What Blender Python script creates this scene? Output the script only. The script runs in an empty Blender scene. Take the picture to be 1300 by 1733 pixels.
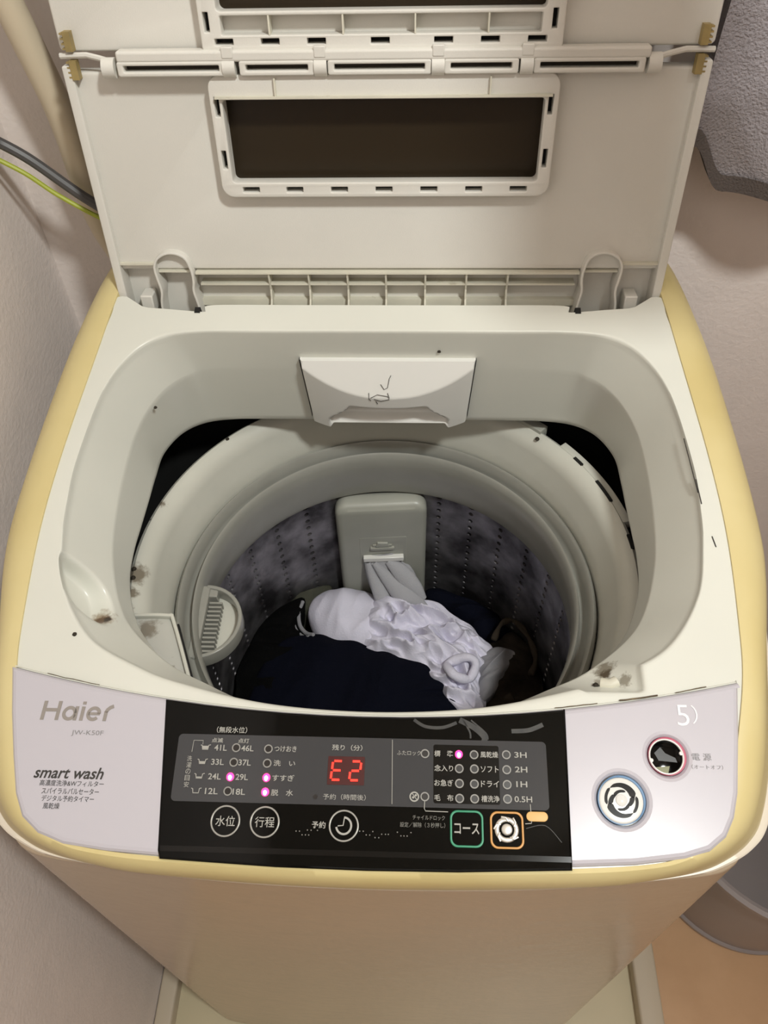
import bpy, bmesh, math, random
from math import sin, cos, pi, radians as R
from mathutils import Vector, Matrix, noise
random.seed(7)
S = bpy.context.scene
COL = S.collection
# ---------------------------------------------------------------- camera, world, lights, exposure
cam = bpy.data.objects.new('camera', bpy.data.cameras.new('camera')); COL.objects.link(cam)
cam.matrix_world = Matrix(((0.999174336, -0.011664973, 0.038917528, 0.0291),
                           (0.033765204, 0.771156442, -0.635749678, 0.0),
                           (-0.0225955, 0.636538821, 0.770913596, 1.39), (0, 0, 0, 1)))
cam.data.sensor_fit = 'HORIZONTAL'; cam.data.sensor_width = 36; cam.data.lens = 1351 / 1300 * 36
cam.data.clip_start = .02
S.camera = cam
W = bpy.data.worlds.new('world'); S.world = W; W.use_nodes = True
W.node_tree.nodes['Background'].inputs[0].default_value = (1, .93, .82, 1)
W.node_tree.nodes['Background'].inputs[1].default_value = .03
def area(name, loc, target, size, power, color):
    l = bpy.data.lights.new(name, 'AREA'); l.shape = 'DISK'; l.size = size; l.energy = power; l.color = color
    o = bpy.data.objects.new(name, l); COL.objects.link(o); o.location = loc
    o.rotation_euler = (Vector(target) - Vector(loc)).to_track_quat('-Z', 'Y').to_euler(); return o
area('ceiling_lamp', (.60, -.30, 2.50), (.10, .38, .8), .17, 24, (.97, 1, .97))
area('front_fill', (.2, -1.3, 2.3), (.1, .4, .8), 1.0, 3.2, (1, .97, .91))  # soft fill light added in front to lift the shade
S.view_settings.view_transform = 'Standard'; S.view_settings.look = 'None'
S.view_settings.exposure = 0.0; S.view_settings.gamma = 1; S.view_settings.use_curve_mapping = False

# ---------------------------------------------------------------- materials
def lin(h):
    h = h.lstrip('#'); o = []
    for i in (0, 2, 4):
        c = int(h[i:i+2], 16) / 255; o.append(c / 12.92 if c <= .04045 else ((c + .055) / 1.055) ** 2.4)
    return (*o, 1)
def mat(name, col, rough=.5, metal=0., var=0., vscale=8., bump=0., bscale=400., dark=None, spec=.5, coat=0., emit=None, es=0, alpha=1, trans=0, bd=.002):
    m = bpy.data.materials.new(name); m.use_nodes = True; nt = m.node_tree; b = nt.nodes['Principled BSDF']
    c = lin(col) if isinstance(col, str) else (*col, 1)
    b.inputs['Base Color'].default_value = c; b.inputs['Roughness'].default_value = rough
    b.inputs['Metallic'].default_value = metal; b.inputs['Specular IOR Level'].default_value = spec
    b.inputs['Coat Weight'].default_value = coat; b.inputs['Coat Roughness'].default_value = .08
    b.inputs['Alpha'].default_value = alpha; b.inputs['Transmission Weight'].default_value = trans
    if emit: b.inputs['Emission Color'].default_value = lin(emit); b.inputs['Emission Strength'].default_value = es
    tc = nt.nodes.new('ShaderNodeTexCoord')
    if var:
        n = nt.nodes.new('ShaderNodeTexNoise'); n.inputs['Scale'].default_value = vscale; n.inputs['Detail'].default_value = 5
        r = nt.nodes.new('ShaderNodeValToRGB'); r.color_ramp.elements[0].position = .35; r.color_ramp.elements[1].position = .7
        d = lin(dark) if dark else tuple(x * (1 - var) for x in c[:3]) + (1,)
        r.color_ramp.elements[0].color = d; r.color_ramp.elements[1].color = c
        nt.links.new(tc.outputs['Object'], n.inputs['Vector']); nt.links.new(n.outputs['Fac'], r.inputs['Fac'])
        nt.links.new(r.outputs['Color'], b.inputs['Base Color'])
    if bump:
        n = nt.nodes.new('ShaderNodeTexNoise'); n.inputs['Scale'].default_value = bscale; n.inputs['Detail'].default_value = 3
        bp = nt.nodes.new('ShaderNodeBump'); bp.inputs['Strength'].default_value = bump; bp.inputs['Distance'].default_value = bd
        nt.links.new(tc.outputs['Object'], n.inputs['Vector']); nt.links.new(n.outputs['Fac'], bp.inputs['Height'])
        nt.links.new(bp.outputs['Normal'], b.inputs['Normal'])
    return m
def add_dirt(m, scale, thr, col, width=.06):
    """specks of grime over a base colour"""
    nt = m.node_tree; b = nt.nodes['Principled BSDF']; tc = nt.nodes.new('ShaderNodeTexCoord')
    n = nt.nodes.new('ShaderNodeTexNoise'); n.inputs['Scale'].default_value = scale; n.inputs['Detail'].default_value = 6
    n.inputs['Roughness'].default_value = .7
    r = nt.nodes.new('ShaderNodeValToRGB'); r.color_ramp.elements[0].position = thr; r.color_ramp.elements[1].position = thr + width
    r.color_ramp.elements[0].color = (0, 0, 0, 1); r.color_ramp.elements[1].color = (.8, .8, .8, 1)
    mx = nt.nodes.new('ShaderNodeMix'); mx.data_type = 'RGBA'
    nt.links.new(tc.outputs['Object'], n.inputs['Vector']); nt.links.new(n.outputs['Fac'], r.inputs['Fac'])
    nt.links.new(r.outputs['Color'], mx.inputs[0])
    if b.inputs['Base Color'].links: nt.links.new(b.inputs['Base Color'].links[0].from_socket, mx.inputs[6])
    else: mx.inputs[6].default_value = b.inputs['Base Color'].default_value
    mx.inputs[7].default_value = lin(col); nt.links.new(mx.outputs[2], b.inputs['Base Color'])
def add_spot(m, c, r, col, seed=0., soft=.35, amt=.95):
    """a stain with a ragged edge around the point c (object coordinates)"""
    nt = m.node_tree; b = nt.nodes['Principled BSDF']; N = nt.nodes.new; tc = N('ShaderNodeTexCoord')
    n = N('ShaderNodeTexNoise'); n.inputs['Scale'].default_value = 1.3/r; n.inputs['Detail'].default_value = 6; n.inputs['Roughness'].default_value = .65
    d = N('ShaderNodeVectorMath'); d.operation = 'DISTANCE'; d.inputs[1].default_value = tuple(c)
    a = N('ShaderNodeMath'); a.operation = 'MULTIPLY_ADD'; a.inputs[1].default_value = r*2.6; a.inputs[2].default_value = -r*1.3
    e = N('ShaderNodeMath'); e.operation = 'ADD'
    g = N('ShaderNodeMapRange'); g.inputs['From Min'].default_value = r*(1-soft); g.inputs['From Max'].default_value = r*(1+soft)
    g.inputs['To Min'].default_value = amt; g.inputs['To Max'].default_value = 0; mx = N('ShaderNodeMix'); mx.data_type = 'RGBA'; L = nt.links.new
    L(tc.outputs['Object'], n.inputs['Vector']); L(tc.outputs['Object'], d.inputs[0]); L(n.outputs['Fac'], a.inputs[0]); L(a.outputs[0], e.inputs[0]); L(d.outputs['Value'], e.inputs[1])
    L(e.outputs[0], g.inputs['Value']); L(g.outputs[0], mx.inputs[0])
    if b.inputs['Base Color'].links: L(b.inputs['Base Color'].links[0].from_socket, mx.inputs[6])
    else: mx.inputs[6].default_value = b.inputs['Base Color'].default_value
    mx.inputs[7].default_value = lin(col); L(mx.outputs[2], b.inputs['Base Color'])
M = {}
M['white'] = mat('white_plastic', '#dcdcd2', .28, var=.06, vscale=5, spec=.4)
M['frame'] = mat('frame_plastic', '#dcdcd2', .28, var=.06, vscale=5, spec=.4)
M['lid'] = mat('lid_plastic', '#dddad2', .42, var=.05, vscale=7, bump=.08, bscale=900, spec=.35)
M['lidrib'] = mat('lid_rib_plastic', '#dbd7c6', .45, var=.12, vscale=30, spec=.35); add_dirt(M['lidrib'], 60, .62, '#8a7d5c', .2)
M['yellow'] = mat('yellowed_plastic', '#dacb98', .33, var=.10, vscale=6, dark='#cdbb82', spec=.4)
M['lip'] = mat('lip_plastic', '#e6dccb', .35)
M['body'] = mat('painted_steel', '#b7a48c', .2, var=.08, vscale=3, spec=.5, bump=.12, bscale=45, bd=.004)
M['panel'] = mat('panel_plastic', '#c0bcc3', .28, spec=.4)
M['black'] = mat('black_acrylic', '#060605', .06, spec=.15)
M['field'] = mat('grey_print', '#414143', .12, spec=.25)
M['field2'] = mat('black_print', '#0b0a09', .15, spec=.25)
M['ink'] = mat('white_ink', '#a5a39c', .6)
M['ink2'] = mat('faint_ink', '#77756e', .6)
M['logo'] = mat('silver_ink', '#928b85', .4)
M['dkink'] = mat('dark_ink', '#35322f', .6)
M['greyink'] = mat('grey_ink', '#858283', .6)
M['green'] = mat('green_print', '#2f8a66', .4)
M['orange'] = mat('orange_print', '#c89048', .4)
M['pill'] = mat('orange_pill_print', '#e0b470', .5)
M['ring'] = mat('ring_plastic', '#c9c8bd', .3, var=.08, vscale=14, spec=.4); add_dirt(M['ring'], 26, .70, '#6b604b', .1)
for c_, r_ in (((-.2300, .0, .857), .010), ((-.2290, -.022, .857), .006), ((-.2235, .085, .854), .004), ((-.2315, -.040, .857), .007)): add_spot(M['ring'], c_, r_, '#5e4f38', amt=.8)
M['tray'] = mat('tray_plastic', '#b9b8b0', .35); add_dirt(M['tray'], 45, .60, '#6b604b', .08); add_spot(M['tray'], (-.205, -.062, .8595), .009, '#5e4f38', amt=.7)
M['balance'] = mat('balance_ring_plastic', '#9a9991', .25, var=.1, vscale=18, spec=.4)
M['grey'] = mat('grey_plastic', '#a6a69c', .35, var=.08, vscale=20)
M['dark'] = mat('dark_void', '#0b0a08', .8)
M['steel'] = mat('basket_steel', '#a19ea1', .40, metal=.8, var=.5, vscale=24, dark='#454244', bump=.4, bscale=28, bd=.006)  # light and dark patches painted in for reflections on the metal
M['hole'] = mat('outer_tub_dark', '#060606', .9)
M['pane'] = mat('smoked_acrylic', '#2a2114', .35, spec=.3)
M['clip'] = mat('aged_clip_plastic', '#a8935f', .5, var=.3, vscale=60)
M['led_off'] = mat('led_off', '#1c1715', .3)
M['led_on'] = mat('led_on', '#ff4a8a', .3, emit='#ff2f78', es=3.2)
M['led_core'] = mat('led_core', '#ffffff', .3, emit='#ffb6d2', es=9)
M['digit'] = mat('digit_segment', '#ff2020', .4, emit='#ff2412', es=3.5)
M['digitbg'] = mat('display_back', '#3a0504', .3, emit='#5a0604', es=.12)
M['ledring'] = mat('led_ring_ink', '#8f8d88', .5)
M['btnring'] = mat('button_ring', '#a3a29c', .3, metal=.4)
M['chrome'] = mat('worn_silver', '#d4d0c8', .25, metal=.6)
M['red'] = mat('red_ring', '#b6526b', .4)
M['blue'] = mat('blue_ring', '#5f83a8', .4)
M['bwhite'] = mat('button_white', '#e2e1dc', .25)
M['stain'] = mat('brown_residue', '#6b4a2a', .7, var=.5, vscale=90, dark='#2c1d10')
M['grime'] = mat('damp_grime', '#7d6f55', .7, var=.5, vscale=120, dark='#4a3d2a')
M['scuff'] = mat('scuffed_film', '#33302b', .5, var=.6, vscale=120, dark='#141311')
M['speck'] = mat('dirt_speck', '#2b2418', .8)
M['wall'] = mat('wallpaper', '#e9dfd9', .85, var=.05, vscale=20, bump=.30, bscale=210, bd=.002, spec=.2)
M['floor'] = mat('vinyl_floor', '#d3ab83', .45, var=.18, vscale=9, dark='#c49c74')
M['pan'] = mat('pan_plastic', '#cbbf9f', .4, var=.08)
M['panrim'] = mat('pan_rim_plastic', '#c2b5a0', .4)
M['wood'] = mat('cabinet_wood', '#8a6a4a', .5, var=.2, vscale=12)
M['ceil'] = mat('ceiling_paint', '#d8d2c6', .9)
M['shirt'] = mat('white_cotton', '#dedbea', .9, var=.08, vscale=25, bump=.3, bscale=500, spec=.1)
M['navy'] = mat('navy_cotton', '#0b0d18', .95, bump=.3, bscale=600, spec=.08)
M['blackc'] = mat('black_cotton', '#090909', .95, bump=.3, bscale=600, spec=.08)
M['gcloth'] = mat('grey_cotton', '#4a4a40', .95, var=.3, vscale=40, bump=.4, bscale=300, spec=.1)
M['brownc'] = mat('brown_cotton', '#3a332d', .95, var=.5, vscale=18, dark='#17130f', bump=.4, bscale=300, spec=.1)
M['beige'] = mat('beige_band_cloth', '#3a332b', .95, bump=.4, bscale=300, spec=.1)
M['scrap'] = mat('thin_white_cloth', '#8d8c90', .9, bump=.3, bscale=300, spec=.1)
M['bag'] = mat('lint_net', '#aaa9ad', .9, bump=.4, bscale=700, spec=.1)
M['towel'] = mat('grey_terry', '#b5b0b6', 1., var=.3, vscale=9, dark='#857d7c', bump=.7, bscale=420, bd=.003, spec=.1)
M['hem'] = mat('shaded_hem', '#5b534f', 1., bump=.5, bscale=500, spec=.1)  # dark tone paints in the shade on the towel's lower edge
M['hose'] = mat('beige_hose', '#cdbfa6', .4)
M['cord'] = mat('grey_cord', '#4c4a4a', .45)
M['earth'] = mat('earth_wire_green', '#a9b23a', .45)
M['earth2'] = mat('earth_wire_dark', '#3f4a24', .45)
M['bucket'] = mat('bucket_plastic', '#9c9595', .35, var=.05)

# ---------------------------------------------------------------- helpers
def tag(o, label=None, cat=None, group=None, kind=None):
    if label: o['label'] = label
    if cat: o['category'] = cat
    if group: o['group'] = group
    if kind: o['kind'] = kind
    return o
def thing(name, label, cat, loc):
    o = bpy.data.objects.new(name, None); COL.objects.link(o); o.location = loc; o.empty_display_size = .05
    return tag(o, label, cat)
def worldloc(o):
    v = Vector((0, 0, 0))
    while o: v += o.location; o = o.parent
    return v
class MB:
    def __init__(s): s.v = []; s.f = []; s.mi = []
    def add(s, vs, fs, mi=0):
        k = len(s.v); s.v += [Vector(p) for p in vs]
        for f in fs: s.f.append([i + k for i in f]); s.mi.append(mi)
        return s
    def grid(s, rows, closed=False, mi=0, flip=False):
        n = len(rows[0]); vs = [p for r in rows for p in r]; fs = []
        for i in range(len(rows) - 1):
            for j in range(n if closed else n - 1):
                a, b = i * n + j, i * n + (j + 1) % n
                q = [a, b, b + n, a + n]; fs.append(q[::-1] if flip else q)
        return s.add(vs, fs, mi)
    def box(s, c, d, mi=0, fr=None):
        x, y, z = c; a, b, e = d[0]/2, d[1]/2, d[2]/2
        P = [(x+i*a, y+j*b, z+k*e) for i in (-1, 1) for j in (-1, 1) for k in (-1, 1)]
        if fr: P = [fr(*p) for p in P]
        return s.add(P, [(0,1,3,2),(4,6,7,5),(0,4,5,1),(2,3,7,6),(0,2,6,4),(1,5,7,3)], mi)
    def tube(s, pts, r, n=10, mi=0, cap=True):
        pts = [Vector(p) for p in pts]; rows = []; up = None
        for i, p in enumerate(pts):
            t = (pts[min(i+1, len(pts)-1)] - pts[max(i-1, 0)]).normalized()
            if up is None: up = Vector((0, 0, 1)) if abs(t.z) < .9 else Vector((1, 0, 0))
            a = t.cross(up).normalized(); up = a.cross(t).normalized()
            rr = r[i] if isinstance(r, (list, tuple)) else r
            rows.append([p + (a * cos(2*pi*k/n) + up * sin(2*pi*k/n)) * rr for k in range(n)])
        s.grid(rows, True, mi)
        if cap:
            k = len(s.v); s.f.append(list(range(k - n, k))[::-1]); s.mi.append(mi)
            k0 = k - n * len(rows); s.f.append(list(range(k0, k0 + n))); s.mi.append(mi)
        return s
    def build(s, name, m, parent=None, smooth=True, ang=35, bevel=0, weld=True):
        off = worldloc(parent) if parent else Vector((0, 0, 0))
        me = bpy.data.meshes.new(name); me.from_pydata([tuple(p - off) for p in s.v], [], s.f)
        for x in (m if isinstance(m, (list, tuple)) else [m]): me.materials.append(x)
        for p, i in zip(me.polygons, s.mi): p.material_index = i
        bm = bmesh.new(); bm.from_mesh(me)
        if weld: bmesh.ops.remove_doubles(bm, verts=bm.verts, dist=1e-6)
        bmesh.ops.recalc_face_normals(bm, faces=bm.faces)
        if smooth:
            for f in bm.faces: f.smooth = True
            for e in bm.edges:
                if len(e.link_faces) == 2 and e.calc_face_angle(0) > R(ang): e.smooth = False
        bm.to_mesh(me); bm.free()
        o = bpy.data.objects.new(name, me); COL.objects.link(o); o.parent = parent
        if bevel:
            md = o.modifiers.new('bevel', 'BEVEL'); md.width = bevel; md.segments = 2; md.limit_method = 'ANGLE'; md.angle_limit = R(40)
        return o
# frames of reference of the sloping top and of the open lid
TA = math.atan(.25); CA, SA = cos(TA), sin(TA)
def tf(x, v, h=0): return Vector((x, .183 + v*CA - h*SA, .842 + v*SA + h*CA))
def t_inv(x, y, z): return (x, (y-.183)*CA + (z-.842)*SA, -(y-.183)*SA + (z-.842)*CA)
LA = math.atan(.165); CL, SL = cos(LA), sin(LA)
def lf(x, u, n=0): return Vector((x, .626 + u*SL - n*CL, .944 + u*CL + n*SL))
def catmull(pts, n, closed=False):
    out = []; m = len(pts); P = [Vector(p) for p in pts]
    for i in range(m if closed else m - 1):
        if closed: p0, p1, p2, p3 = P[i-1], P[i], P[(i+1) % m], P[(i+2) % m]
        else: p0, p1, p2, p3 = P[max(i-1, 0)], P[i], P[i+1], P[min(i+2, m-1)]
        for k in range(n):
            t = k / n
            out.append(.5*((2*p1) + (p2-p0)*t + (2*p0-5*p1+4*p2-p3)*t*t + (3*p1-p0-3*p2+p3)*t**3))
    if not closed: out.append(P[-1])
    return out
def rrect(x0, x1, y0, y1, r, n=6):
    o = []
    for cx, cy, a in ((x1-r, y1-r, 0), (x0+r, y1-r, 90), (x0+r, y0+r, 180), (x1-r, y0+r, 270)):
        for k in range(n + 1):
            t = R(a + 90*k/n); o.append((cx + r*cos(t), cy + r*sin(t)))
    return o
def circ(cx, cy, r, n=32): return [(cx + r*cos(2*pi*k/n), cy + r*sin(2*pi*k/n)) for k in range(n)]
def ribbon(path, w):
    L_, R_ = [], []; P = [Vector((p[0], p[1])) for p in path]
    for i, p in enumerate(P):
        t = (P[min(i+1, len(P)-1)] - P[max(i-1, 0)]).normalized(); nn = Vector((-t.y, t.x)) * (w/2)
        L_.append(tuple(p+nn)); R_.append(tuple(p-nn))
    return L_ + R_[::-1]
def plate(loops, fr, h0, h1, bevel=0., mb=None, mi=0):
    """flat plate with holes (2D filled curve) laid on a frame of reference"""
    cu = bpy.data.curves.new('tmp', 'CURVE'); cu.dimensions = '2D'; cu.fill_mode = 'BOTH'
    cu.extrude = max((h1-h0)/2 - bevel, 0); cu.bevel_depth = bevel; cu.bevel_resolution = 2; cu.offset = -bevel
    for lp in loops:
        sp = cu.splines.new('POLY'); sp.points.add(len(lp) - 1); sp.use_cyclic_u = True
        for q, p in zip(sp.points, lp): q.co = (p[0], p[1], 0, 1)
    ob = bpy.data.objects.new('tmp', cu); me = bpy.data.meshes.new_from_object(ob)
    hm = (h0+h1)/2; mb = mb or MB()
    mb.add([fr(v.co.x, v.co.y, v.co.z + hm) for v in me.vertices], [list(p.vertices) for p in me.polygons], mi)
    bpy.data.objects.remove(ob); bpy.data.curves.remove(cu); bpy.data.meshes.remove(me); return mb
def text(mb, s, x0, x1, v0, v1, fr, h, bold=0., shear=0., mi=0, rot=False):
    cu = bpy.data.curves.new('tmp', 'FONT'); cu.body = s; cu.size = 1; cu.offset = bold; cu.shear = shear; cu.resolution_u = 3
    ob = bpy.data.objects.new('tmp', cu); me = bpy.data.meshes.new_from_object(ob)
    if len(me.vertices):
        P = [(-v.co.y, v.co.x) if rot else (v.co.x, v.co.y) for v in me.vertices]
        ax, bx = min(p[0] for p in P), max(p[0] for p in P); ay, by = min(p[1] for p in P), max(p[1] for p in P)
        mb.add([fr(x0 + (p[0]-ax)/(bx-ax+1e-9)*(x1-x0), v0 + (p[1]-ay)/(by-ay+1e-9)*(v1-v0), h) for p in P],
               [list(p.vertices) for p in me.polygons], mi)
    bpy.data.objects.remove(ob); bpy.data.curves.remove(cu); bpy.data.meshes.remove(me)
def lathe(mb, prof, c, n=128, mi=0, a0=0, a1=2*pi):
    full = abs(a1-a0-2*pi) < 1e-6
    rows = [[Vector((c[0] + r*cos(a0+(a1-a0)*k/n), c[1] + r*sin(a0+(a1-a0)*k/n), z)) for k in range(n if full else n+1)] for r, z in prof]
    return mb.grid(rows, full, mi)
def sstep(a, b, x):
    t = min(max((x-a)/(b-a), 0), 1); return t*t*(3-2*t)

# ---------------------------------------------------------------- the room
def slab(name, lo, hi, m):
    c = [(a+b)/2 for a, b in zip(lo, hi)]; d = [b-a for a, b in zip(lo, hi)]
    return tag(MB().box(c, d).build(name, m, smooth=False), kind='structure')
FZ = -.07     # height of the floor
slab('floor', (-.46, -2.0, FZ-.1), (1.2, .84, FZ), M['floor'])
slab('ceiling', (-.46, -2.0, 2.6), (1.2, .84, 2.7), M['ceil'])
slab('wall_left', (-.46, -2.0, FZ), (-.36, .84, 2.6), M['wall'])
slab('wall_back', (-.36, .74, FZ), (1.2, .84, 2.6), M['wall'])
slab('wall_right', (1.1, -2.0, FZ), (1.2, .74, 2.6), M['wall'])
slab('wall_front', (-.36, -2.0, FZ), (1.1, -1.9, 2.6), M['wall'])
cab = thing('shade_cabinet', 'unseen wooden cabinet added above and right of the washing machine to cast shade', 'cabinet', (.86, -.48, 1.9))  # added out of view to block lamp light at the right
MB().box((.86, -.48, 2.05), (.47, 1.03, .30)).build('carcass', M['wood'], cab, smooth=False)
for y in (-.74, -.22):
    d = MB().box((.616, y, 2.05), (.016, .50, .29)).build('door', M['wood'], cab, smooth=False)
    MB().box((.603, y, 1.94), (.010, .08, .012)).build('handle', M['chrome'], d, smooth=False)

# ---------------------------------------------------------------- drip pan under the machine
pan = thing('drip_pan', 'beige plastic drip pan on the floor under the washing machine', 'pan', (.027, .38, FZ))
mb = MB(); plate([rrect(-.332, .377, .04, .715, .03)], lambda x, y, h: Vector((x, y, h+FZ)), .001, .012, 0, mb); mb.build('pan_floor', M['pan'], pan)
mb = MB(); plate([rrect(-.359, .413, .005, .738, .03), rrect(-.332, .377, .04, .715, .03)], lambda x, y, h: Vector((x, y, h+FZ)), .001, .04, .004, mb); mb.build('raised_rim', M['panrim'], pan)


# ---------------------------------------------------------------- washing machine
wm = thing('washing_machine', 'white top-loading washing machine with yellowed rim and its lid standing open', 'washing machine', (0, .42, FZ))
for x, y in ((-.19, .22), (.19, .22), (-.19, .6), (.19, .6)): MB().tube([(x, y, FZ+.0125), (x, y, FZ+.022)], .03, 16).build('foot', M['dark'], wm)
NA = 720
CV = .22
def polar_loop(half, dim=2):
    """half outline (X>=0, front to back) -> function of the angle about (0, CV)"""
    full = [tuple(p) for p in half] + [(-p[0], *p[1:]) for p in half[-2:0:-1]]
    c = catmull([(p[0], p[1], p[2] if len(p) > 2 else 0) for p in full], 12, True)
    pol = sorted((math.atan2(p.y-CV, p.x), math.hypot(p.x, p.y-CV), p.z) for p in c)
    pol = [(pol[-1][0]-2*pi, *pol[-1][1:])] + pol + [(pol[0][0]+2*pi, *pol[0][1:])]
    out = []; j = 0
    for k in range(NA):
        a = -pi + 2*pi*k/NA
        while pol[j+1][0] < a: j += 1
        p, q = pol[j], pol[j+1]; t = (a-p[0])/max(q[0]-p[0], 1e-9)
        r = p[1]+(q[1]-p[1])*t; out.append(Vector((r*cos(a), CV + r*sin(a), p[2]+(q[2]-p[2])*t)))
    return out
A_ = [(0,-.0306),(.1,-.029),(.1755,-.0247),(.208,-.018),(.232,-.002),(.243,.0194),(.254,.055),(.2650,.1),(.269,.14),(.2715,.21),(.268,.28),(.258,.376),(.2495,.45),(.24,.487),(.2,.499),(0,.5)]
C_ = [(0,-.0425),(.14,-.0385),(.19,-.0330),(.225,-.0235),(.25,-.010),(.2665,.01),(.28,.05),(.2925,.117),(.3045,.185),(.3065,.235),(.3,.325),(.289,.415),(.271,.492),(.25,.515),(.2,.524),(0,.525)]
O_ = [(0,.0720),(.0766,.0765),(.141,.090),(.175,.1015),(.2153,.1235),(.2425,.163),(.252,.205),(.2545,.24),(.254,.277),(.2445,.343),(.228,.380),(.205,.4005),(.17,.4082),(.1,.4088),(0,.409)]
K_ = [(0,.0725,-.03),(.08,.0785,-.03),(.135,.0990,-.034),(.17,.118,-.04),(.210,.155,-.05),(.2285,.205,-.05),(.2335,.257,-.05),(.2315,.312,-.05),(.2250,.347,-.05),(.2110,.376,-.05),(.190,.3950,-.05),(.155,.4040,-.05),(0,.4050,-.05)]
H_w = [(0,.256),(.06,.258),(.095,.267),(.125,.2825),(.165,.305),(.190,.331),(.205,.350),(.216,.373),(.224,.4),(.227,.43),(.227,.455),(.2268,.49),(.2268,.52),(.225,.552),(.2115,.581),(.190,.597),(.16,.603),(.12,.604),(0,.604)]
H_ = [t_inv(x, y, .81) for x, y in H_w]
LA_, LC, LO, LK, LH = map(polar_loop, (A_, C_, O_, K_, H_))
F_ = A_[:11] + [(.2555,.40),(.2515,.43),(.2500,.4475),(.2360,.4475),(.2290,.4440),(.2270,.4370),(.20,.4340),(.1700,.4310),(.1640,.4320),(.1600,.4385),(.08,.4388),(0,.4388)]
LF = polar_loop(F_)
LP = polar_loop([(0,-.0432),(.08,-.0418),(.15,-.0378),(.19,-.0335),(.23,-.0275),(.25,-.0210),(.27,-.0095),(.284,.008),(.297,.05),(.305,.117),(.311,.19),(.3115,.235),(.305,.325),(.292,.42),(.272,.498),(.25,.52),(.2,.529),(0,.53)])
for k_, p in enumerate(LO):                 # the opening cuts out further round the lid lock
    a = math.atan2(p.y-CV, p.x); r = math.hypot(p.x, p.y-CV)
    if R(-41) < a < R(-28): rb = min(.1940/cos(a), .1300/-sin(a)); f = max(r, min(rb, r+.02))/r; p.x *= f; p.y = CV+(p.y-CV)*f
def mixl(a, b, t, h=None): return [Vector((p.x+(q.x-p.x)*t, p.y+(q.y-p.y)*t, (p.z+(q.z-p.z)*t) if h is None else h)) for p, q in zip(a, b)]
def ringpts(l): return [tf(*p) for p in l]
# top frame of white plastic: from the yellowed edge to the opening and down its inner wall
rows = [mixl(LF, LC, .02, -.03), mixl(LF, LC, .0, 0.0)]
for t in (.25, .5, .62, .70, .76, .82, .86, .90, .93, .96): rows.append(mixl(LF, LO, t, .0))
rows.append(mixl(LF, LO, .985, -.0008)); rows.append(mixl(LF, LO, 1.0, -.003)); rows.append([Vector((p.x, p.y, -.007)) for p in mixl(LO, LK, .06)])
for k in range(1, 25): rows.append(mixl([Vector((p.x, p.y, -.007)) for p in mixl(LO, LK, .06)], LK, k/24))
for k in range(1, 15): rows.append(mixl(LK, LH, k/14))
rows.append([Vector((p.x, p.y, p.z)) for p in mixl(LH, mixl(LH, LC, .02), 1)])
rows[-1] = [Vector((p.x*1.01, CV+(p.y-CV)*1.01, p.z-.004)) for p in LH]
leaf = [(p.x, p.y) for p in catmull([(-.2520,.1910,0),(-.2390,.188,0),(-.2260,.176,0),(-.2165,.158,0),(-.2125,.143,0),(-.2190,.1395,0),(-.2340,.149,0),(-.2460,.167,0)], 5, True)]
def in_poly(x, y, P):
    c = False
    for i in range(len(P)):
        (x1, y1), (x2, y2) = P[i-1], P[i]
        if (y1 > y) != (y2 > y) and x < (x2-x1)*(y-y1)/(y2-y1)+x1: c = not c
    return c
def pdist(x, y, P):
    d = 9
    for i in range(len(P)):
        a, b = Vector(P[i-1]), Vector(P[i]); p = Vector((x, y)); t = max(0, min(1, (p-a).dot(b-a)/(b-a).length_squared)); d = min(d, (a+(b-a)*t-p).length)
    return d
for r in rows[3:]:
    for p in r:
        if p.x < -.19 and .12 < p.y < .21 and in_poly(p.x, p.y, leaf):
            d = pdist(p.x, p.y, leaf); k_ = sstep(0, .0075, d); p.z -= .011*k_; p.x -= .012*k_
lock = [(.160,.098),(.171,.0905),(.186,.0915),(.1935,.101),(.1955,.113),(.186,.126),(.176,.118)]
def surf(x, v):     # the frame surface at (x, v)
    q = min((p for r in frame_rows[3:] for p in r), key=lambda p: (p.x-x)**2+(p.y-v)**2); return q.z
frame_rows = rows
mb = MB().grid([ringpts(r) for r in rows], True)
frame = mb.build('top_frame', M['frame'], wm, ang=60)
# the yellowed rim
def off(l, k, h): return [Vector((p.x*k, CV+(p.y-CV)*k, h)) for p in l]
yr = [off(LA_, .997, -.006), mixl(LA_, LC, .0, .0015), mixl(LA_, LC, .25, .002), mixl(LA_, LC, .55, -.001), mixl(LA_, LC, .82, -.008), mixl(LA_, LC, .97, -.017), mixl(LC, LP, .4, -.030), mixl(LC, LP, .7, -.042), mixl(LA_, LP, .9, -.0445)]
MB().grid([ringpts(r) for r in yr], True).build('rim_band', M['yellow'], wm, ang=50)['label'] = 'yellowed cream plastic rim around the top'
lr = [mixl(LA_, LP, .8, -.0440), mixl(LA_, LP, .98, -.0440), mixl(LA_, LP, 1.03, -.0458), mixl(LA_, LP, .98, -.0478), mixl(LA_, LP, .75, -.0478)]
MB().grid([ringpts(r) for r in lr], True).build('rim_lip', M['lip'], wm, ang=50)
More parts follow.
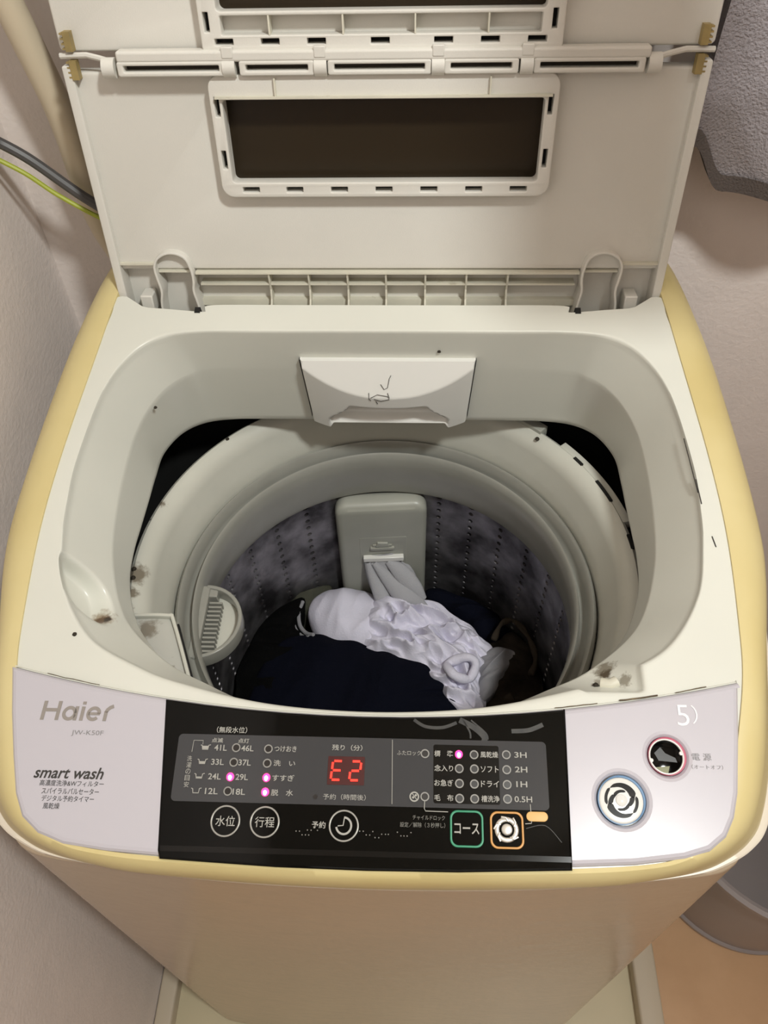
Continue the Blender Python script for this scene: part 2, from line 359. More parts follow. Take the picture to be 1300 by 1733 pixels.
# cabinet
B_ = [(0,.1575),(.12,.159),(.19,.1630),(.235,.1675),(.255,.1730),(.2655,.184),(.270,.205),(.2715,.25),(.272,.4),(.270,.55),(.265,.63),(.253,.655),(.2,.666),(0,.667)]
LBT = polar_loop([t_inv(x, y, .842+(y-.183)*.25-.0535) for x, y in B_])
MB().grid([ringpts(r) for r in ([Vector((p.x, p.y, -.0478)) for p in mixl(LA_, LP, .9)], [Vector((p.x*.4+q.x*.6, p.y*.4+q.y*.6, -.0495)) for p, q in zip(LP, LBT)], LBT, [p + Vector((0, 0, -.004)) for p in LBT])], True).build('underside', M['body'], wm, ang=60)
mb = MB(); plate([rrect(-.247, .247, .432, .505, .01)], tf, -.062, -.058, 0, mb); mb.build('hinge_well', M['white'], wm)
mb = MB(); plate([rrect(-.262, .262, .500, .522, .008)], tf, -.040, -.004, .002, mb); mb.build('rear_cover', M['white'], wm)
CVs = CV; CV = .40; LB = polar_loop(B_); CV = CVs
brow = []
for z in (None, .70, .5, .3, .1, FZ+.024, FZ+.020):
    brow.append([Vector((p.x, p.y, (.842+(p.y-.183)*.25-.0535) if z is None else z)) for p in LB])
brow[-1] = [Vector((p.x*.985, .40+(p.y-.40)*.985, FZ+.020)) for p in LB]
inn = [[Vector((p.x*.97, .40+(p.y-.40)*.97, (.842+(p.y-.183)*.25-.056) if k == 0 else .05)) for p in LB] for k in (0, 1)]
mb = MB().grid(brow, True); mb.build('cabinet', M['body'], wm)
mb = MB().grid(inn, True); mb.add([Vector((x, y, .05)) for x, y in ((-.24,.18),(.24,.18),(.24,.64),(-.24,.64))], [(0,1,2,3)])
mb.build('cabinet_interior', M['dark'], wm)
for x in (-.1725, .1735):
    mb = MB().box((x, .4325, -.002), (.005, .006, .006), 0, tf); mb.build('hinge_notch', M['dark'], wm, smooth=False)
# ---- tub, balance ring, basket
TC = (0, .44)
mb = MB(); lathe(mb, [(.236,.70),(.2375,.778),(.2365,.7845),(.233,.787),(.228,.7860),(.2225,.7810),(.2190,.7770),(.2168,.7700),(.2150,.7640),(.2100,.750),(.2085,.7445),(.2072,.736),(.2070,.70)], TC)
cover = mb.build('tub_cover', M['ring'], wm, ang=45)
mb = MB(); lathe(mb, [(.2060,.69),(.2060,.731),(.2045,.7365),(.2015,.7400),(.1992,.7370),(.1980,.7260),(.1960,.7190),(.1932,.7175),(.1912,.7200),(.1900,.7290),(.1884,.7340),(.1864,.7320),(.1850,.7240),(.1845,.7180),(.1845,.7120),(.1862,.700),(.1885,.683),(.1905,.668),(.1925,.662),(.200,.660)], TC)
bal = mb.build('balance_ring', M['balance'], wm, ang=50)
# perforated basket wall: columns of real holes between plain strips
mb = MB(); RB = .199; ncol = 30; nh = 24; z1 = .662; z0 = .35; pit = (z1-z0)/nh
def cyl(a, z, r=RB): return Vector((TC[0]+r*sin(a), TC[1]+r*cos(a), z))
for c in range(ncol):
    ac = R(17 + 12*c); hw = R(1.9)
    for i in range(nh):
        zc = z1 - pit*(i+.5)
        sq = [(1,0),(1,1),(0,1),(-1,1),(-1,0),(-1,-1),(0,-1),(1,-1)]
        outer = [cyl(ac+hw*p, zc+pit/2*q) for p, q in sq]
        rr = .0031 if i else .0046
        inner = [cyl(ac+rr/RB*cos(R(45*k)), zc+rr*sin(R(45*k)), RB+.0004) for k in range(8)]
        deep = [cyl(ac+rr/RB*cos(R(45*k))*.8, zc+rr*.8*sin(R(45*k)), RB+.004) for k in range(8)]
        mb.grid([outer, inner, deep], True)
        mb.add(deep, [list(range(8))], 1)
    a1, a2 = ac+hw, ac+R(12)-hw
    mb.grid([[cyl(a1+(a2-a1)*k/5, z) for k in range(6)] for z in (z1, .55, .45, z0)])
lathe(mb, [(RB, z0), (.19, .335), (.15, .32), (.0, .315)], TC, 60)
mb.build('basket', [M['steel'], M['hole']], wm, ang=40)
mb = MB(); lathe(mb, [(.232,.70),(.232,.31),(.0,.30)], TC, 64); mb.build('outer_tub', M['dark'], wm)

# ---- lint filter housing on the basket wall, with its net
BA = R(-4)
def bf(x, z, n=0):      # tangent x, height z, n towards the axis
    c = Vector((TC[0]+.199*sin(BA), TC[1]+.199*cos(BA), 0)); t = Vector((cos(BA), -sin(BA), 0)); r = Vector((-sin(BA), -cos(BA), 0))
    return c + t*x + r*(n + x*x*2.0) + Vector((0, 0, z))
hs = MB(); plate([rrect(-.056,.056,.40,.658,.016,8)], bf, -.004, .022, .009, hs); house = hs.build('lint_filter_housing', M['grey'], wm, ang=60)
hs = MB(); plate([rrect(-.033,.035,.405,.603,.002,3), rrect(-.0315,.0335,.406,.6015,.0015,3)], bf, .0218, .0226, 0, hs); hs.build('door_seam', M['dark'], house)
hs = MB(); plate([rrect(-.029,.031,.405,.598,.002,3), rrect(-.025,.025,.43,.568,.004,3)], bf, .0220, .0250, .0006, hs); hs.build('door_frame', M['grey'], house)
hs = MB(); hs.box((0, .577, .0275), (.030, .004, .004), 0, bf); hs.box((0, .582, .0262), (.024, .003, .003), 0, bf)
plate([[(-.009,.580),(.009,.580),(.007,.588),(-.006,.589)]], bf, .0235, .029, .001, hs); hs.build('latch_tab', M['grey'], house)
hs = MB(); plate([rrect(-.011,.012,.579,.5915,.003,4)], bf, .0222, .0232, 0, hs); hs.build('latch_shadow_gap', M['dark'], house)
hs = MB(); plate([rrect(-.027,.028,.566,.571,.001,2)], bf, .0225, .0245, 0, hs); hs.build('slot', M['dark'], house)
hs = MB(); hs.box((.001, .5575, .0275), (.052, .008, .007), 0, bf); hs.build('door_ledge', M['bwhite'], house, bevel=.001)
# the net hangs out of the door as a folded bag drifting to the right
def lobe(path, rad, fl, seed):
    P = catmull([tuple(bf(*p)) for p in path], 8); n = len(P); RR = catmull([(r, 0, 0) for r in rad], 8); mb = MB(); rows = []
    for i, p in enumerate(P):
        t = (P[min(i+1, n-1)]-P[max(i-1, 0)]).normalized(); a = t.cross(Vector((0, -.7, .7))).normalized(); b = a.cross(t).normalized()
        rr = RR[min(i, len(RR)-1)].x
        rows.append([p + (a*cos(2*pi*k/28)*(1+.10*sin(3*2*pi*k/28+i*.2+seed)) + b*sin(2*pi*k/28)*fl)*rr for k in range(28)])
    mb.grid(rows, True); return mb
net = lobe([(-.002,.562,.022),(.000,.545,.026),(.008,.522,.036),(.018,.500,.050)], [.020,.024,.030,.030], .30, 1); 
netb = net.build('lint_net', M['bag'], house, ang=180)
lobe([(-.020,.552,.030),(-.014,.532,.040),(-.002,.508,.056),(.006,.492,.070)], [.004,.008,.012,.005], .8, 2).build('net_fold', M['bag'], netb, ang=180)
lobe([(-.012,.552,.032),(.006,.530,.044),(.030,.512,.058),(.056,.500,.066)], [.004,.010,.015,.004], .8, 3).build('net_fold', M['bag'], netb, ang=180)
lobe([(.006,.552,.030),(.022,.538,.038),(.040,.522,.050),(.052,.510,.058)], [.005,.011,.011,.004], .7, 4).build('net_fold', M['bag'], netb, ang=180)

# ---- softener inlet: half round ribbed cup on the balance ring
IC = Vector((-.181, .411)); RX, RY = .041, .042
hp = [(IC.x + RX*cos(t), IC.y + RY*sin(t)) for t in [(-pi/2 + pi*k/24) for k in range(25)]]
hin = [(IC.x + (RX-.004)*cos(t), IC.y + (RY-.004)*sin(t)) for t in [(-pi/2 + pi*k/24) for k in range(25)]]
idf = lambda x, y, h: Vector((x, y, h))
mb = MB(); out_ = hp + hin[::-1]; plate([out_], idf, .703, .7215, .0012, mb); inlet = mb.build('softener_inlet', M['balance'], wm)
mb = MB(); plate([hin], idf, .701, .705, 0, mb); mb.build('cup_floor', M['ring'], inlet)
mb = MB()
for k in range(13):
    y = IC.y - .036 + .0050*k
    x0 = IC.x + .004; x1 = IC.x + .028*math.sqrt(max(0, 1-((y-IC.y)/.046)**2))
    x1 = min(x1, IC.x+.017)
    mb = MB().box(((x0+x1)/2, y, .709), (x1-x0, .0021, .013)); mb.build('rib', M['balance'], inlet, smooth=False)
mb = MB(); mb.box((IC.x+.0065, IC.y+.034, .713), (.010, .010, .012)); mb.build('end_block', M['balance'], inlet, bevel=.001)
mb = MB(); mb.box((IC.x-.001, IC.y, .709), (.009, .082, .024)); mb.build('ledge', M['balance'], inlet, bevel=.001)

# ---- detergent box corner on the tub cover, left front
dt = [(-.226,.370),(-.188,.371),(-.181,.364),(-.154,.303),(-.145,.285),(-.19,.26),(-.228,.32)]
mb = MB(); plate([dt], idf, .780, .7895, .001, mb); tray = mb.build('detergent_box', M['tray'], wm)
mb = MB(); plate([ribbon(catmull([(-.226,.370,0),(-.189,.371,0),(-.181,.364,0),(-.153,.300,0)], 5), .0032)], idf, .7885, .7945, .0008, mb); mb.build('box_edge', M['ring'], tray)
mb = MB(); plate([ribbon([(-.1780,.364),(-.1500,.298)], .0018)], idf, .786, .7905, 0, mb); mb.build('dark_gap', M['dark'], tray)

# ---- brackets on the tub cover seen at the right rear
def arcplate(a0, a1, r0, r1, h0, h1, name, m, par=wm, n=16):
    o = [(TC[0]+r1*cos(a0+(a1-a0)*k/n), TC[1]+r1*sin(a0+(a1-a0)*k/n)) for k in range(n+1)]
    i = [(TC[0]+r0*cos(a0+(a1-a0)*k/n), TC[1]+r0*sin(a0+(a1-a0)*k/n)) for k in range(n+1)]
    mb = MB(); plate([o + i[::-1]], idf, h0, h1, .001, mb); return mb.build(name, m, par)
arcplate(R(12), R(40), .232, .243, .775, .786, 'cover_flange', M['ring'])
arcplate(R(46), R(66), .231, .243, .777, .791, 'cover_bracket', M['grey'])
for a, w in ((22, 7), (33, 3), (6, 4), (55, 1.2)):
    o = [(TC[0]+.2335*cos(R(a+w*(k/8-.5))), TC[1]+.2335*sin(R(a+w*(k/8-.5)))) for k in range(9)]
    plate([ribbon(o, .003)], idf, .786, .7884, 0).build('slot', M['dark'], cover)

# ---- lint filter grip in the back wall of the opening
FX0, FX1 = -.0805, .0838
def gridf(nx, nt):
    rows = []
    for i in range(nt+1):
        t = i/nt; row = []
        for j in range(nx+1):
            x = FX0 + (FX1-FX0)*j/nx; xr = (x-(FX0+FX1)/2)/((FX1-FX0)/2)
            xx = x*(1-.035*t)
            h = -.034 - .086*t; v = .4045 - .0045*t
            dm = .005 + .017*(1-abs(xr)**2.2)
            n = min(.003 + .95*.11*t, dm)
            n = dm*sstep(0, 1, min(1, t/(.06+.42*(1-abs(xr)**2.2)))) if 0 else min(dm, .002 + .056*t)
            k = .15 + .0*t
            # finger notch at the foot
            edge = .56 + .06*(1-t)*0; c = .66 - .24*(t-.66)*0
            wN = .44 + .30*sstep(.52, .97, t)
            inside = sstep(wN+.03, wN-.03, abs(xr)) * sstep(.54, .60, t)
            n = n*(1-inside) + (-.001 + .012*sstep(.90, 1.0, t))*inside
            lip = .006*(1-inside)*sstep(.9, 1, t)*sstep(.5, .7, abs(xr))
            e = sstep(0, .02, 1-abs(xr))
            row.append(tf(xx, v - n*e - .001, h - lip))
        rows.append(row)
    return rows
gr = gridf(100, 60)
mb = MB().grid(gr)
mb.grid([gr[-1], [p + Vector((0, .02, .0)) for p in gr[-1]]]); mb.grid([gr[0], [p + Vector((0, .02, 0)) for p in gr[0]]])
filt = mb.build('filter_grip', M['bwhite'], wm, ang=60)
for j in (0, -1): MB().grid([[gr[i][j] + Vector((-.0006 if j == 0 else .0006, dy, 0)) for i in range(61)] for dy in (-.0015, .01)]).build('side_gap', M['dark'], filt)
def on_grip(x, t):    # a point just in front of the grip
    j = (x-FX0)/(FX1-FX0)*100; return gr[int(t*60)][int(j)] + Vector((0, -.0006, .0006))
mb = MB()
for st in ([(-.004,.22),(-.001,.27),(.002,.26),(.004,.18),(.006,.14)], [(-.016,.30),(-.015,.37),(-.014,.40)], [(-.014,.35),(-.008,.33),(.002,.34),(.004,.38),(-.004,.40),(-.011,.38)], [(.002,.31),(.004,.35)], [(-.009,.40),(-.008,.45)]):
    mb.tube([on_grip(x, t) for x, t in st], .0003, 5)
mb.build('pen_mark', M['dkink'], filt)

# ---- residue and specks
def blob(name, c, r, m, par, n=10, seed=0):
    mb = MB(); rows = []
    for i in range(6):
        ph = i/5*pi/2; row = []
        for k in range(n):
            a = 2*pi*k/n; q = 1+.35*noise.noise(Vector((cos(a)*2+seed, sin(a)*2, i*.7)))
            row.append(Vector(c) + Vector((r[0]*cos(a)*cos(ph)*q, r[1]*sin(a)*cos(ph)*q, r[2]*sin(ph))))
        rows.append(row)
    mb.grid(rows, True); return mb.build(name, m, par)
for k, (x, v) in enumerate([(-.2265, .1245), (-.2150, .359)]):
    hh = surf(x, v)
    blob('speck', tf(x, v, hh), (.0017, .0017, .0017), M['speck'], frame, 8, k)
blob('speck', tf(.0495, .4060, -.026), (.0018, .0012, .0022), M['speck'], frame, 8, 9)
for x, y, z in ((-.172,.596,.7855), (-.2295,.485,.784), (-.2325,.425,.7865), (-.231,.415,.7865), (.157,.600,.786)):
    blob('speck', (x, y, z), (.0024, .0028, .0022), M['speck'], cover, 8, x*50)
# lid lock pin and grime
blob('grime', tf(.1650, .0985, surf(.1650, .0985)), (.0022, .0022, .002), M['speck'], frame, 12, 4)
mb = MB().tube([tf(x, v, surf(x, v)+.002) for x, v in ((.1690, .1000), (.1750, .0985), (.1800, .1010))], .0045, 12); mb.build('lock_pin', M['lidrib'], frame)
def spot(x, v, r, col, **k):
    add_spot(M['frame'], tf(x, v, surf(x, v)) - Vector((0, .42, FZ)), r, col, **k)
spot(-.2235, .1480, .0085, '#8a7250', amt=.75); spot(-.2215, .1470, .0058, '#5a3c20'); spot(-.2180, .1475, .0030, '#2c1d10')
spot(.1750, .1130, .0075, '#6f6450', amt=.8); spot(.1750, .1090, .0040, '#4a3d2c'); spot(.1850, .1010, .0050, '#6f6450', amt=.7); spot(.1650, .0985, .0028, '#241c12')
# worn black strip of dirt along the panel joint
def vtop(x): return .0682 + .43*x*x
# scratches on the right of the opening
for a, b in (((.2500, .300), (.2545, .250)), ((.2545, .262), (.2560, .240)), ((.2600, .212), (.2618, .203))):
    MB().tube([tf(*a, .0004), tf(*b, .0004)], .0004, 5).build('scratch', M['dkink'], frame)

# ---------------------------------------------------------------- control panel
pin = [(-.2680, vtop(.268)), *[(x, vtop(x)) for x in [(-.26+.01*k) for k in range(53)]], (.2610, vtop(.261))]
bot = [(.2555,.060),(.2490,.022),(.2440,.006),(.2370,-.006),(.2250,-.0150),(.2080,-.0200),(.1755,-.0243),(.12,-.0275),(.06,-.0295),(0,-.0303),(-.06,-.0298),(-.12,-.0280),(-.1755,-.0250),(-.205,-.0215),(-.2240,-.0150),(-.2370,-.005),(-.2450,.010),(-.2525,.035),(-.2605,.065)]
outline = pin + bot
PH, SH = (.2040, .0449), (.1703, .0158)
mb = MB(); plate([outline, circ(*PH, .0128), circ(*SH, .0162)], tf, -.006, .0042, .0042, mb)
panel = mb.build('control_panel', M['panel'], wm, ang=12); panel['label'] = 'pale lavender-white control panel plate'
mb = MB(); plate([[(-.2655,.0985),*[(x, vtop(x)-.0002) for x in [(-.26+.02*k) for k in range(27)]],(.2600,.097),(.2600,.0990),*[(x, vtop(x)+.0009) for x in [(.26-.02*k) for k in range(27)]],(-.2655,.0998)]], tf, .0006, .0016, 0, mb)
mb.build('panel_joint', M['lidrib'], panel)
# grime in the joint, right
for x0, x1, w in ((.176,.203,.0011),(.130,.160,.0005),(.216,.238,.0006),(-.24,-.20,.0003)):
    plate([ribbon([(x0+(x1-x0)*k/6, vtop(x0+(x1-x0)*k/6)+.0012+.0006*noise.noise(Vector((k*1.3, x0*30, 0)))) for k in range(7)], w)], tf, .001, .0022, 0).build('joint_grime', M['grime'], panel)
# black display plate
bo = [*[(x, vtop(x)-.0012) for x in [-.1485+.0285*k for k in range(11)]], (.1365, .075), (.1343, -.0235), (.134,-.0288), (.06,-.0318), (0,-.0325), (-.06,-.0318), (-.1375,-.0288), (-.1395, -.0235)]
mb = MB(); plate([bo], tf, .0022, .0056, .0016, mb); bp_ = mb.build('display_plate', M['black'], panel, ang=12)
mb = MB(); plate([[(-.1375,-.0240),(.1335,-.0240),(.1335,-.0205),(-.1380,-.0205)]], tf, .0056, .0059, 0, mb); mb.build('edge_highlight', M['field2'], bp_)
mb = MB(); plate([rrect(-.1350,.1212,.0075,.0522,.003)], tf, .0055, .0060, 0, mb); fld = mb.build('grey_field', M['field'], bp_)
mb = MB(); plate([rrect(.0437,.0885,.0103,.0487,.0014)], tf, .0059, .0063, 0, mb); mb.build('course_field', M['field2'], bp_)
mb = MB(); plate([rrect(-.0288,-.0035,.0205,.0393,.0006)], tf, .0059, .0064, 0, mb); mb.build('digit_window', M['digitbg'], bp_)
H = .0066
# seven segment digits E and 2
def seg(mb, cx, on):
    w, hh, sl = .0068, .0062, .09
    P = {'a': ((-w/2, hh), (w/2, hh)), 'g': ((-w/2, 0), (w/2, 0)), 'd': ((-w/2, -hh), (w/2, -hh)), 'f': ((-w/2, 0), (-w/2, hh)), 'b': ((w/2, 0), (w/2, hh)), 'e': ((-w/2, -hh), (-w/2, 0)), 'c': ((w/2, -hh), (w/2, 0))}
    for k in on:
        (x1, y1), (x2, y2) = P[k]; d = Vector((x2-x1, y2-y1)).normalized(); a = Vector((x1, y1)) + d*.0009; b = Vector((x2, y2)) - d*.0009
        pts = [a, a+d*.0006, b-d*.0006, b]; q = ribbon([(p.x + sl*p.y + cx, p.y + .0299) for p in pts], .0013)
        plate([q], tf, .0064, .0070, 0, mb)
mb = MB(); seg(mb, -.0225, 'afged'); mb.build('digit', M['digit'], bp_)
mb = MB(); seg(mb, -.0098, 'abged'); mb.build('digit', M['digit'], bp_)
# indicator lamps
leds = [(-.0927,.0434,0),(-.0927,.0334,0),(-.0970+.0003,.0238,1),(-.0970,.0145,0),(-.0709,.0431,0),(-.0709,.0335,0),(-.0707,.0241,1),(-.0707,.0147,1),(.0379,.0424,0),(.0379,.0143,0),(.0612,.0425,1),(.0613,.0330,0),(.0613,.0233,0),(.0613,.0137,0),(.0716,.0424,0),(.0716,.0330,0),(.0714,.0232,0),(.0714,.0137,0),(.0937,.0429,0),(.0936,.0330,0),(.0935,.0233,0),(.0934,.0141,0),(-.0362,.0125,2)]
leds[0] = (-.0935,.0434,0); leds[1] = (-.0942,.0336,0); leds[2] = (-.0957,.0240,1); leds[3] = (-.0962,.0146,0)
for x, v, on in leds:
    mb = MB(); r = .0024 if on != 2 else .0015
    if on == 1:
        lathe_pts = [[tf(x + r*1.12*cos(2*pi*k/16)*cos(p), v + r*1.2*sin(2*pi*k/16)*cos(p), .0062+.0012*sin(p)) for k in range(16)] for p in (0, .5, 1., 1.5)]
        mb.grid(lathe_pts, True); o = mb.build('indicator_lamp', M['led_on'], bp_); o['label'] = 'lit pink indicator lamp'
        c = MB(); c.grid([[tf(x + r*.62*cos(2*pi*k/12)*cos(p), v - .0004 + r*.8*sin(2*pi*k/12)*cos(p), .0068+.0010*sin(p)) for k in range(12)] for p in (0, .8, 1.55)], True); c.build('glowing_core', M['led_core'], bp_)
    else:
        plate([circ(x, v, r, 16)], tf, .0060, .0066, 0, mb); mb.build('indicator_lamp', M['led_off'], bp_)
        if on == 0:
            mb = MB(); plate([circ(x, v, r+.0006, 20), circ(x, v, r-.0002, 20)], tf, .0064, .0069, 0, mb); mb.build('lamp_ring', M['ledring'], bp_)
# printed words
w_ = MB(); f_ = MB()
def tx(s, xc, vc, w, h, bold=.012, **k): text(k.pop('mb', w_), s, xc-w/2, xc+w/2, vc-h/2, vc+h/2, tf, k.pop('h0', H), bold, **k)
tx('（無段水位）', -.0978, .0555, .0215, .0044)
tx('点滅', -.1073, .0482, .0080, .0032); tx('点灯', -.0888, .0482, .0078, .0032)
for i, (a, b) in enumerate((('41L', '46L'), ('33L', '37L'), ('24L', '29L'), ('12L', '18L'))):
    v = .0432 - .0096*i; x = -.1057 - .0010*i
    tx(a, x+.0012, v, .0088, .0040); tx(b, x+.0201, v, .0086, .0040)
    # little tub pictograms
    px = x-.0092
    plate([ribbon([(px-.0036,v+.0016),(px-.0026,v+.0012),(px-.0022,v-.0014),(px+.0016,v-.0014),(px+.0020,v+.0014),(px+.0034,v+.0018)], .0006)], tf, H, H+.0002, 0, w_)
    lv = (.0010, .0002, -.0004, -.0010)[i]
    if i < 3: plate([[(px-.0022,v-.0014),(px+.0016,v-.0014),(px+.0018,v+lv),(px-.0024,v+lv)]], tf, H, H+.0002, 0, w_)
[tx(ch, -.1253, .0355-.0043*k, .0034, .0036, bold=0) for k, ch in enumerate('洗濯の目安')]
w_.v, w_.f, w_.mi = w_.v, w_.f, w_.mi
plate([ribbon([(-.1243,.0400),(-.1238,.0478),(-.1172,.0478),(-.1172,.0452)], .0004)], tf, H, H+.0002, 0, w_)
tx('つけおき', -.0590, .0434, .0155, .0040); tx('洗　い', -.0590, .0338, .0150, .0040); tx('すすぎ', -.0590, .0241, .0152, .0042); tx('脱　水', -.0590, .0145, .0150, .0042)
tx('残り（分）', -.0160, .0452, .0210, .0040); tx('予約（時間後）', -.0165, .0127, .0290, .0038, bold=.0)
tx('ふたロック', .0268, .0426, .0165, .0032, bold=0)
for i, (a, b, c) in enumerate((('標　準', '風乾燥', '3H'), ('念入り', 'ソフト', '2H'), ('お急ぎ', 'ドライ', '1H'), ('毛　布', '槽洗浄', '0.5H'))):
    v = .0427 - .0096*i
    tx(a, .0507, v, .0128, .0042); tx(b, .0820, v, .0122, .0042); tx(c, .1034 if i < 3 else .1040, v+.0003, (.0084, .0084, .0074, .0118)[i], .0038)
plate([ribbon([(.0152,.0512),(.0158,.0090)], .0004)], tf, H, H+.0002, 0, w_)
plate([ribbon([(.0378,.0116),(.0376,.0068),(.0384,.0052),(.0535,.0050)], .0005)], tf, H, H+.0002, 0, w_)
plate([ribbon([(.1084,.0112),(.1086,.0066)], .0005)], tf, H, H+.0002, 0, w_)
plate([ribbon([(.1088,.0008),(.1086,-.0008),(.1045,-.0012)], .0005)], tf, H, H+.0002, 0, w_)
plate([circ(.0308,.0141,.0033,20), circ(.0308,.0141,.0024,20)], tf, H, H+.0002, 0, w_)
plate([circ(.0300,.0136,.0008,8)], tf, H, H+.0002, 0, w_); plate([circ(.0318,.0150,.0008,8)], tf, H, H+.0002, 0, w_)
plate([ribbon([(.0295,.0160),(.0324,.0124)], .0005)], tf, H, H+.0002, 0, w_)
tx('チャイルドロック', .0406, .0010, .0215, .0030, bold=0, mb=f_); tx('設定／解除（３秒押し）', .0365, -.0036, .0300, .0032, bold=0, mb=f_)
tx('予約', -.0328, -.0052, .0092, .0044)
tx('水位', -.0958, -.0044, .0132, .0066, bold=.006); tx('行程', -.0692, -.0044, .0132, .0066, bold=.004)
tx('コース', .0658, -.0052, .0165, .0068, bold=.014)
tag(w_.build('printed_lettering', M['ink'], bp_, smooth=False), kind='stuff')
for x, v in ((-.0475,-.0095),(-.005,-.0085),(.005,-.010),(.020,-.0085),(-.040,-.0065)):
    for k in range(5): plate([circ(x+.0022*k+random.uniform(-.0004,.0004), v+random.choice((0,.0022,-.0022)), .00045, 6)], tf, H, H+.0001, 0, f_)
tag(f_.build('faint_lettering', M['ink2'], bp_, smooth=False), kind='stuff')
# round and square push buttons
for x, v in ((-.0958,-.0044), (-.0692,-.0044), (-.0160,-.0054)):
    mb = MB(); plate([circ(x, v, .0101, 40), circ(x, v, .0089, 40)], tf, .0055, .0070, .0004, mb); mb.build('push_button', M['btnring'], bp_)
mb = MB(); arc = [(-.0160 + .0050*cos(R(a)), -.0054 + .0052*sin(R(a))) for a in range(-170, 91, 10)]
q = []
for i, p in enumerate(arc): q.append(p)
plate([ribbon(arc, .0013)], tf, H, H+.0003, 0, mb)
plate([ribbon([(-.0158,-.0008),(-.0164,-.0052),(-.0200,-.0056)], .0007)], tf, H, H+.0003, 0, mb); mb.build('timer_symbol', M['ink'], bp_)
mb = MB(); plate([rrect(.0547,.0769,-.0168,.0063,.0050), rrect(.0561,.0755,-.0154,.0049,.0040)], tf, .0055, .0070, .0004, mb); mb.build('push_button', M['green'], bp_)['label'] = 'green outlined square push button'
mb = MB(); plate([rrect(.0812,.1034,-.0170,.0062,.0050), rrect(.0826,.1020,-.0156,.0048,.0040)], tf, .0055, .0070, .0004, mb); mb.build('push_button', M['orange'], bp_)['label'] = 'orange outlined square push button with worn silver centre'
mb = MB()
for r0, r1, h1 in ((.0001,.0036,.0105),(.0048,.0080,.0085)): plate([circ(.0920,-.0052,r1,28)] + ([circ(.0920,-.0052,r0,28)] if r0 > .001 else []), tf, .0060, h1, .001, mb)
for a in (20, 75, 140, 200, 290): plate([ribbon([(.0920+rr*cos(R(a+d)), -.0052+rr*sin(R(a+d))) for rr, d in ((.0050,0),(.0074,18),(.0086,40))], .0012)], tf, .0065, .0095, .0004, mb)
mb.build('worn_button_cap', M['chrome'], bp_)
mb = MB(); plate([rrect(.1055,.1198,.0004,.0066,.0030)], tf, .0055, .0068, .0004, mb); mb.build('orange_pill', M['pill'], bp_)
# scuffed film peeling along the top of the plate
mb = MB()
for pts, w in (([(.030,.0655),(.038,.0610),(.050,.0605),(.060,.0640)], .0022), ([(.062,.066),(.072,.061),(.0790,.0545),(.0780,.0500)], .0040), ([(.070,.066),(.080,.0575),(.0815,.0530)], .0010), ([(.098,.0590),(.110,.0600),(.120,.0640)], .0030), ([(.105,-.004),(.118,-.002),(.128,-.012)], .0004), ([(.0645,.066),(.0690,.058),(.0695,.0535)], .0012)):
    plate([ribbon(catmull([(*p, 0) for p in pts], 6), w)], tf, .0056, .0058, 0).build('scuff', M['scuff'], bp_)
# logo and words on the left of the panel
LW = .0026
def lg(x, v, h): return tf(x + .07*(v-.06), v, h)
def letter(*loops):
    mb = MB()
    for l in loops: plate(l, lg, .0043, .0046, 0, mb)
    mb.build('logo_letter', M['logo'], panel, smooth=False)
bar = lambda x0, x1, v0, v1: [[(x0, v0), (x1, v0), (x1, v1), (x0, v1)]]
arcp = lambda cx, cy, r, a0, a1: [(cx+r*cos(R(a0+(a1-a0)*k/24)), cy+r*sin(R(a0+(a1-a0)*k/24))) for k in range(25)]
letter(bar(-.2375, -.2349, .0600, .0735), bar(-.2269, -.2243, .0600, .0735), bar(-.2350, -.2268, .0660, .0684))
letter([circ(-.2172, .0650, .0052, 32), circ(-.2172, .0650, .0028, 32)], bar(-.2137, -.2112, .0600, .0700))
letter(bar(-.2091, -.2066, .0600, .0700), bar(-.2091, -.2066, .0714, .0735))
letter([ribbon(arcp(-.1996, .0650, .0040, 0, 318), .0024)], bar(-.2034, -.1950, .0640, .0660))
letter(bar(-.1921, -.1896, .0600, .0670), [ribbon([(-.1909, .0660), (-.1902, .0680), (-.1885, .0696), (-.1862, .0706)], .0026)])
mb = MB(); tx('JW-K50F', -.2012, .0512, .0230, .0042, bold=0, mb=mb, h0=.0045); mb.build('model_lettering', M['greyink'], panel, smooth=False)
mb = MB(); tx('smart wash', -.2090, .0242, .0490, .0078, bold=.018, shear=.25, mb=mb, h0=.0045)
for s, xc, v, w in (('高濃度洗浄&Wフィルター', -.2057, .0173, .0450), ('スパイラルパルセーター', -.2057, .0121, .0400), ('デジタル予約タイマー', -.2065, .0073, .0365), ('風乾燥', -.2170, .0024, .0115)):
    tx(s, xc, v, w, .0040, bold=.004, mb=mb, h0=.0045)
mb.build('slogan_lettering', M['dkink'], panel, smooth=False)
mb = MB(); tx('電 源', .2270, .0448, .0130, .0048, bold=0, mb=mb, h0=.0045); tx('（オートオフ）', .2300, .0382, .0210, .0030, bold=-.004, mb=mb, h0=.0045)
mb.build('power_lettering', M['greyink'], panel, smooth=False)
mb = MB(); tx('5', .2180, .0728, .0085, .0145, bold=-.005, mb=mb, h0=.0046); tx('）', .2262, .0735, .0040, .0130, bold=-.004, mb=mb, h0=.0046); mb.build('worn_sticker_mark', mat('clear_sticker_mark', '#efeef2', .15), panel, smooth=False)
